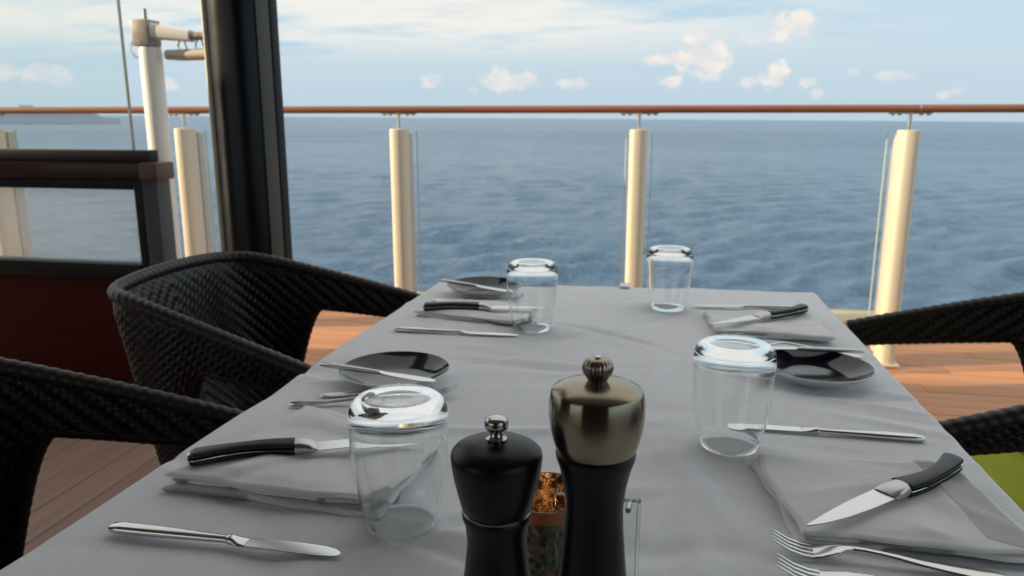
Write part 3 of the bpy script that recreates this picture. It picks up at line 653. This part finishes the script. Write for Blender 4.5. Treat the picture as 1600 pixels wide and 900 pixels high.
# ------------------------------------------------------------------ mills
def build_mills():
    x, y = -.1004, .475
    s = empty('salt_mill', (x, y, cz(x, y))); tag(s, 'short matt black mill with a small polished knob', 'mill')
    MB().lathe([(0, 0), (.0275, 0), (.0285, .003), (.0280, .02), (.0262, .05), (.0240, .08), (.0212, .104), (.0208, .112), (.0220, .124), (.0240, .1300), (.0243, .1325), (.0235, .1338), (0, .1338)], 64).build('body', m_black, s)
    MB().lathe([(.0228, .1336), (.0236, .1342), (.0236, .1350), (.0228, .1356)], 64).build('seam_ring', m_bronze2, s)
    MB().lathe([(0, .1356), (.0232, .1356), (.0240, .1366), (.0262, .145), (.0292, .158), (.0308, .168), (.0314, .174), (.0308, .1775), (.029, .1795), (.022, .1832), (.012, .1856), (.006, .1862), (0, .1863)], 72).build('cap', m_black, s, ang=60)
    MB().lathe([(0, .1862), (.0070, .1862), (.0072, .1875), (.0056, .1885), (.0047, .1905), (.0046, .1925), (.0058, .1935), (0, .1936)], 40).build('knob_stem', m_knob, s)
    MB().lathe([(0, .1936), (.0062, .1937), (.0074, .1945), (.0079, .1962), (.0079, .1992), (.0074, .2008), (.0062, .2020), (.0035, .2027), (0, .2029)], 72, mod=lambda a, k: 1 + (.035 * math.cos(24 * a + k * 1.6) if 1 < k < 6 else 0)).build('knob', m_knob, s)
    x, y = -.0334, .475
    p = empty('pepper_mill', (x, y, cz(x, y))); p.scale = (1, 1, .988); tag(p, 'tall black mill with a brushed dark metal cap and ribbed knob', 'mill')
    MB().lathe([(0, 0), (.0290, 0), (.0300, .003), (.0288, .03), (.0258, .065), (.0228, .095), (.0198, .130), (.0193, .145), (.0208, .160), (.0238, .174), (.0262, .181), (.0266, .1845), (.0255, .186), (0, .186)], 72).build('body', m_black, p)
    MB().lathe([(0, .1862), (.0255, .1862), (.0266, .1875), (.0285, .194), (.0303, .202), (.0314, .2115), (.0312, .220), (.0302, .2268), (.0296, .2282), (.0286, .2292), (.022, .2322), (.012, .2342), (.006, .2348), (0, .2350)], 80).build('cap', m_bronze, p, ang=50)
    MB().lathe([(0, .2347), (.0062, .2348), (.0064, .2356), (.0076, .2376), (.0092, .2400), (.0100, .2428), (.0098, .2455), (.0086, .2480), (.0062, .2496), (.003, .2500), (0, .2498)], 120, mod=lambda a, k: 1 + (.055 * abs(math.sin(10 * a)) - .03 if 1 < k < 9 else 0)).build('knob', m_bronze2, p, ang=70)
    MB().tube([(.0, .0, .2496), (.0, .0, .2512)], .0022, 10).build('knob_pin', m_knob, p)
build_mills()

# ------------------------------------------------------------------ candle in a mottled glass, acrylic holder, cloth clip
def cup_material():
    m = bpy.data.materials.new('mottled_amber_glass'); m.use_nodes = True; nt = m.node_tree; N = nt.nodes; L = nt.links; N.clear()
    out = N.new('ShaderNodeOutputMaterial'); tc = N.new('ShaderNodeTexCoord')
    t = N.new('ShaderNodeBsdfTransparent'); t.inputs[0].default_value = (.22, .15, .09, 1)
    tl = N.new('ShaderNodeBsdfTranslucent'); tl.inputs[0].default_value = (.26, .17, .10, 1)
    g = N.new('ShaderNodeBsdfGlossy'); g.inputs['Roughness'].default_value = .15; g.inputs[0].default_value = (.9, .85, .75, 1)
    met = N.new('ShaderNodeBsdfPrincipled'); met.inputs['Metallic'].default_value = .6; met.inputs['Base Color'].default_value = (.80, .76, .66, 1); met.inputs['Roughness'].default_value = .3
    a = N.new('ShaderNodeMixShader'); a.inputs[0].default_value = .55; L.new(t.outputs[0], a.inputs[1]); L.new(tl.outputs[0], a.inputs[2])
    b = N.new('ShaderNodeMixShader'); b.inputs[0].default_value = .10; L.new(a.outputs[0], b.inputs[1]); L.new(g.outputs[0], b.inputs[2])
    v = N.new('ShaderNodeTexVoronoi'); v.feature = 'DISTANCE_TO_EDGE'; v.inputs['Scale'].default_value = 210; n = N.new('ShaderNodeTexNoise'); n.inputs['Scale'].default_value = 260; n.inputs['Detail'].default_value = 3
    mp = N.new('ShaderNodeMix'); mp.data_type = 'VECTOR'; mp.inputs[0].default_value = .02; L.new(tc.outputs['Object'], mp.inputs[4]); L.new(n.outputs['Color'], mp.inputs[5]); L.new(tc.outputs['Object'], n.inputs['Vector']); L.new(mp.outputs[1], v.inputs['Vector'])
    n2 = N.new('ShaderNodeTexNoise'); n2.inputs['Scale'].default_value = 90; L.new(tc.outputs['Object'], n2.inputs['Vector'])
    r = N.new('ShaderNodeMapRange'); L.new(v.outputs['Distance'], r.inputs[0]); r.inputs[1].default_value = .10; r.inputs[2].default_value = .05
    r2 = N.new('ShaderNodeMapRange'); L.new(n2.outputs[0], r2.inputs[0]); r2.inputs[1].default_value = .46; r2.inputs[2].default_value = .54
    mu = N.new('ShaderNodeMath'); mu.operation = 'MULTIPLY'; L.new(r.outputs[0], mu.inputs[0]); L.new(r2.outputs[0], mu.inputs[1])
    c = N.new('ShaderNodeMixShader'); L.new(mu.outputs[0], c.inputs[0]); L.new(b.outputs[0], c.inputs[1]); L.new(met.outputs[0], c.inputs[2])
    L.new(c.outputs[0], out.inputs[0]); return m
def bubble_material():
    m = bpy.data.materials.new('bubbled_base'); m.use_nodes = True; nt = m.node_tree; N = nt.nodes; L = nt.links; p = N['Principled BSDF']
    p.inputs['Roughness'].default_value = .18; tc = N.new('ShaderNodeTexCoord')
    v = N.new('ShaderNodeTexVoronoi'); v.inputs['Scale'].default_value = 130; L.new(tc.outputs['Object'], v.inputs['Vector'])
    r = N.new('ShaderNodeValToRGB'); L.new(v.outputs['Distance'], r.inputs[0]); e = r.color_ramp.elements; e[0].color = (.05, .045, .035, 1); e[0].position = .15; e[1].color = (.26, .23, .17, 1); e[1].position = .62
    n = N.new('ShaderNodeTexNoise'); n.inputs['Scale'].default_value = 110; L.new(tc.outputs['Object'], n.inputs['Vector'])
    r2 = N.new('ShaderNodeMapRange'); L.new(n.outputs[0], r2.inputs[0]); r2.inputs[1].default_value = .60; r2.inputs[2].default_value = .64
    mx = N.new('ShaderNodeMix'); mx.data_type = 'RGBA'; L.new(r2.outputs[0], mx.inputs[0]); L.new(r.outputs[0], mx.inputs[6]); mx.inputs[7].default_value = (.75, .28, .09, 1); L.new(mx.outputs[2], p.inputs['Base Color'])
    b = N.new('ShaderNodeBump'); b.inputs['Strength'].default_value = .9; b.inputs['Distance'].default_value = .002; b.invert = True; L.new(v.outputs['Distance'], b.inputs['Height']); L.new(b.outputs[0], p.inputs['Normal'])
    p.inputs['Transmission Weight'].default_value = .25
    return m
def build_candle():
    x, y = -.081, .580
    t = empty('candle_holder', (x, y, cz(x, y))); tag(t, 'lit candle in mottled amber glass between the two mills', 'candle')
    MB().lathe([(0, .0), (.030, .0), (.033, .003), (.0342, .02), (.0352, .050), (.0360, .0850), (.0352, .0852), (.0345, .050), (.0335, .02), (.0300, .006), (0, .006)], 56).build('bubbled_wall', bubble_material(), t)
    MB().lathe([(.0361, .0853), (.0365, .0955), (.0360, .0962), (.0354, .0955), (.0352, .0853)], 56, close=True).build('glow_band', mat('amber_glow_rim', (.90, .36, .12), .3, trans=.5), t)  # amber rim glass with the candle's glow put into its orange
    MB().lathe([(.0300, .0065), (.0333, .022), (.0343, .05), (.0350, .0849), (.0352, .0958), (.0347, .0958), (.0345, .0849), (.0338, .05), (.0328, .022), (.0296, .0068)], 56, close=True).build('glass_liner', cup_material(), t)
    MB().lathe([(0, .0068), (.0290, .0068), (.0318, .022), (.0332, .052), (.0325, .0534), (.020, .0525), (0, .052)], 48).build('wax', m_wax, t)
    MB().tube([(0, 0, .0518), (.0005, 0, .0565), (.0015, 0, .0590)], .0008, 8).build('wick', m_wick, t)
    MB().lathe([(0, .0565), (.0026, .058), (.0034, .061), (.0026, .066), (.0012, .071), (0, .0745)], 20).build('flame', m_flame, t)
    ld = bpy.data.lights.new('candle_light', 'POINT'); ld.energy = .009; ld.color = (1, .40, .14); ld.shadow_soft_size = .003
    lo = bpy.data.objects.new('candle_light', ld); col.objects.link(lo); lo.parent = t; lo.location = (0, 0, .088)
build_candle()
def build_acrylic():
    x, y = -.022, .535
    t = empty('acrylic_stand', (x, y, cz(x, y))); tag(t, 'clear acrylic card stand half hidden behind the tall mill', 'card stand')
    MB().box(-.045, .0165, -.003, .003, .004, .118, .0012).build('upright', m_acrylic, t)
    MB().box(-.045, .0165, -.025, .025, 0, .0038, .001).build('base', m_acrylic, t)
    for z in (.112, .01): MB().tube([(.010, -.0055, z), (.010, .0055, z)], .0022, 10).build('rivet', m_satin, t)
    MB().box(.0168, .0192, -.0035, .0035, .004, .118, .0008).build('edge_rail', m_acrylic, t)
build_acrylic()
def build_clip():
    x, y = -.068, 1.825
    t = empty('cloth_clip', (x, y, TZ + .001)); tag(t, 'tiny clear clip on the far edge of the tablecloth', 'clip')
    MB().box(-.012, .012, -.012, .024, .0015, .006, .0015).build('upper_jaw', mat('clip_plastic', (.85, .85, .85), .25, spec=.5), t)
    MB().box(-.012, .012, .0255, .0285, -.045, .006, .001).build('back', bpy.data.materials['clip_plastic'], t)
build_clip()

# ------------------------------------------------------------------ wicker armchairs (local: seat centre at the origin, facing +x)
def make_chair():
    r = empty('wicker_armchair')
    # plan of the rim, left arm tip -> back -> right arm tip
    half = [(.26, .315), (.16, .307), (.02, .290), (-.12, .268), (-.22, .250), (-.285, .225), (-.318, .180), (-.330, .09), (-.333, .0)]
    ctrl = np.array(half + [(x, -y) for x, y in reversed(half[:-1])])
    # resample smoothly
    t = np.r_[0, np.cumsum(np.hypot(*np.diff(ctrl, axis=0).T))]; Ltot = t[-1]; ns = 420; s = np.linspace(0, Ltot, ns)
    px, py = np.interp(s, t, ctrl[:, 0]), np.interp(s, t, ctrl[:, 1])
    ker = np.hanning(31); ker /= ker.sum()
    def sm(q): return np.convolve(np.r_[np.full(15, q[0]) + (q[0] - q[15:0:-1]) , q, 2 * q[-1] - q[-2:-17:-1]], ker, 'valid')
    px, py = sm(px), sm(py); sc_ = s - Ltot / 2; a = np.abs(sc_)
    aT = Ltot / 2; aC = .27                       # arm tip, back corner
    f = np.clip((a - aC) / (aT - aC), 0, 1)
    rim = .800 + .010 * np.cos(np.clip(a / aC, 0, 1) * math.pi / 2) - .132 * f ** 1.1
    # lower edge: seat level across the back, rounded opening under each arm
    band = .036 + .078 * (1 - f)
    low_back = .36
    k = smooth_np(a, aC + .035, aC + .19)
    low = low_back * (1 - k) + (rim - band) * k
    nv = 120; vv = np.linspace(0, 1, nv)
    S = np.repeat(sc_[:, None], nv, 1); A = np.abs(S); Rm = rim[:, None]; Z = Rm + (low[:, None] - Rm) * vv[None, :]
    drop = (.80 - Z)
    lean = np.clip(1 - (A - .10) / .35, 0, 1)
    X = px[:, None] + np.clip(drop, 0, 1) * .24 * lean * np.ones_like(Z); Y = py[:, None] * (1 - .30 * np.clip(Rm - Z, 0, 1))
    # normals
    def nrm(X, Y, Z):
        P = np.stack([X, Y, Z], -1); du = np.gradient(P, axis=0); dv = np.gradient(P, axis=1); n = np.cross(du, dv); n /= np.maximum(np.linalg.norm(n, axis=-1, keepdims=True), 1e-9); return P, n
    P, n = nrm(X, Y, Z)
    c = n[ns // 2, nv // 2]; n = n if c[0] < 0 else -n      # outward
    p = Z + A * .85; q = A - Z * .9
    rows = .032; st = .019
    row = np.floor(p / rows); hgt = .0042 * np.abs(np.sin(math.pi * p / rows)) ** .7 + .0036 * np.abs(np.sin(math.pi * (q / st + .5 * (row % 2)))) ** .8
    edge = np.clip(np.minimum(vv, 1 - vv) * 12, 0, 1)[None, :]
    Po = P + n * (.007 + hgt * edge)[..., None]; Pi = P - n * (.007 + hgt * edge)[..., None]
    F = grid_faces(ns, nv)
    V = np.concatenate([Po.reshape(-1, 3), Pi.reshape(-1, 3)]); M_ = ns * nv
    loopA = [(i * nv, (i + 1) * nv) for i in range(ns - 1)] + [(i * nv + nv - 1, (i + 1) * nv + nv - 1) for i in range(ns - 1)] + [(j, j + 1) for j in range(nv - 1)] + [((ns - 1) * nv + j, (ns - 1) * nv + j + 1) for j in range(nv - 1)]
    side = np.array([(x, y, y + M_, x + M_) for x, y in loopA])
    link('woven_shell', np_mesh('woven_shell', V, np.concatenate([F, F[:, ::-1] + M_, side])), m_wicker, r)
    def rope(pts, rad, name, twist=.020):
        pts = np.array(pts); d = np.r_[0, np.cumsum(np.linalg.norm(np.diff(pts, axis=0), axis=1))]; m = int(d[-1] / .0045); dd = np.linspace(0, d[-1], m)
        Q = np.stack([np.interp(dd, d, pts[:, i]) for i in range(3)], 1); tt = np.gradient(Q, axis=0); tt /= np.linalg.norm(tt, axis=1, keepdims=True)
        up = np.tile([0, 0, 1.0], (m, 1)); a1 = np.cross(tt, up); a1 /= np.maximum(np.linalg.norm(a1, axis=1, keepdims=True), 1e-6); b1 = np.cross(a1, tt); na = 14
        P = []
        for i in range(na):
            an = 2 * math.pi * i / na; rr = rad * (1 + .17 * np.abs(np.sin(math.pi * dd / twist + an)))
            P.append(Q + rr[:, None] * (math.cos(an) * a1 + math.sin(an) * b1))
        P = np.stack(P + [P[0]], 1)
        link(name, np_mesh(name, P.reshape(-1, 3), grid_faces(m, na + 1)), m_rope, r)
    rope(P[:, 0], .0135, 'rim'); rope(P[:, -1] + 0, .010, 'lower_edge', .018)
    # seat, woven
    nu = 110; u = np.linspace(-1, 1, nu); U, W = np.meshgrid(u, u, indexing='ij'); sx = .255; 
    SX = U * .255 + .02; SY = W * (.255 + .02 * U)
    ed = np.clip((1 - np.maximum(np.abs(U), np.abs(W))) * 9, 0, 1); rr = np.sqrt(1 - (1 - ed) ** 2)
    h = .0035 * np.abs(np.sin(math.pi * SX / .024)) + .0025 * np.abs(np.sin(math.pi * (SY / .0155 + .5 * (np.floor(SX / .024) % 2))))
    SZ = .375 + .045 * rr + h * ed - .006 * np.exp(-(U ** 2 + W ** 2) * 2)
    top = np.stack([SX, SY, SZ], -1).reshape(-1, 3); bot = np.stack([SX, SY, np.full_like(SX, .36)], -1).reshape(-1, 3); F = grid_faces(nu, nu)
    lo = [(i * nu, (i + 1) * nu) for i in range(nu - 1)] + [(i * nu + nu - 1, (i + 1) * nu + nu - 1) for i in range(nu - 1)] + [(j, j + 1) for j in range(nu - 1)] + [((nu - 1) * nu + j, (nu - 1) * nu + j + 1) for j in range(nu - 1)]
    sd_ = np.array([(x, y, y + nu * nu, x + nu * nu) for x, y in lo])
    link('seat', np_mesh('seat', np.concatenate([top, bot]), np.concatenate([F, F[:, ::-1] + nu * nu, sd_])), m_wicker, r)
    for sy in (-1, 1):
        MB().tube([(.285, sy * .312, .655), (.292, sy * .310, .60), (.275, sy * .285, .40), (.27, sy * .275, .2), (.268, sy * .272, 0)], [.02, .022, .024, .022, .019], 12).build('leg', m_rope, r)
        MB().tube([(-.205, sy * .20, .365), (-.225, sy * .215, .2), (-.24, sy * .225, 0)], [.024, .021, .018], 12).build('leg', m_rope, r)
        MB().tube([(-.2, sy * .212, .30), (.268, sy * .276, .33)], .012, 10).build('side_stretcher', m_rope, r)
    return r
ch = make_chair()
for i, (x, y, rz, lb) in enumerate(((-.775, 1.55, 0, 'dark brown wicker armchair in front of the black column, its woven back in full view'),
                                    (-.815, .715, R(6), 'dark wicker armchair nearest the viewer on the left, cut by the picture edge'),
                                    (.715, 1.555, math.pi, 'dark wicker armchair at right with a lime cushion on its seat'),
                                    (.83, .70, math.pi, 'dark wicker armchair cut by the right edge, only its arm tip in view'))):
    o = ch if i == 0 else copy_tree(ch); o.location = (x, y, 0); o.rotation_euler = (0, 0, rz); tag(o, lb, 'chair', 'wicker armchairs around the table')
def build_cushion():
    n = 48; b = MB(); P = []
    for i in range(25):
        ph = -math.pi / 2 + math.pi * i / 24; row = []
        for k in range(n):
            a = 2 * math.pi * k / n; c, s = math.cos(a), math.sin(a); e = .55
            rr = math.cos(ph) ** .45 if math.cos(ph) > 0 else 0
            row.append((.150 * rr * math.copysign(abs(c) ** e, c), .200 * rr * math.copysign(abs(s) ** e, s), .036 * math.sin(ph) + .004 * rr * math.cos(3 * a)))
        P.append(row)
    b.grid(P, closev=True); o = b.build('seat_cushion', m_lime, ang=180); o.location = (.607, 1.545, .463)
    o['label'] = 'lime green cushion on the seat of the right wicker chair'; o['category'] = 'cushion'
build_cushion()
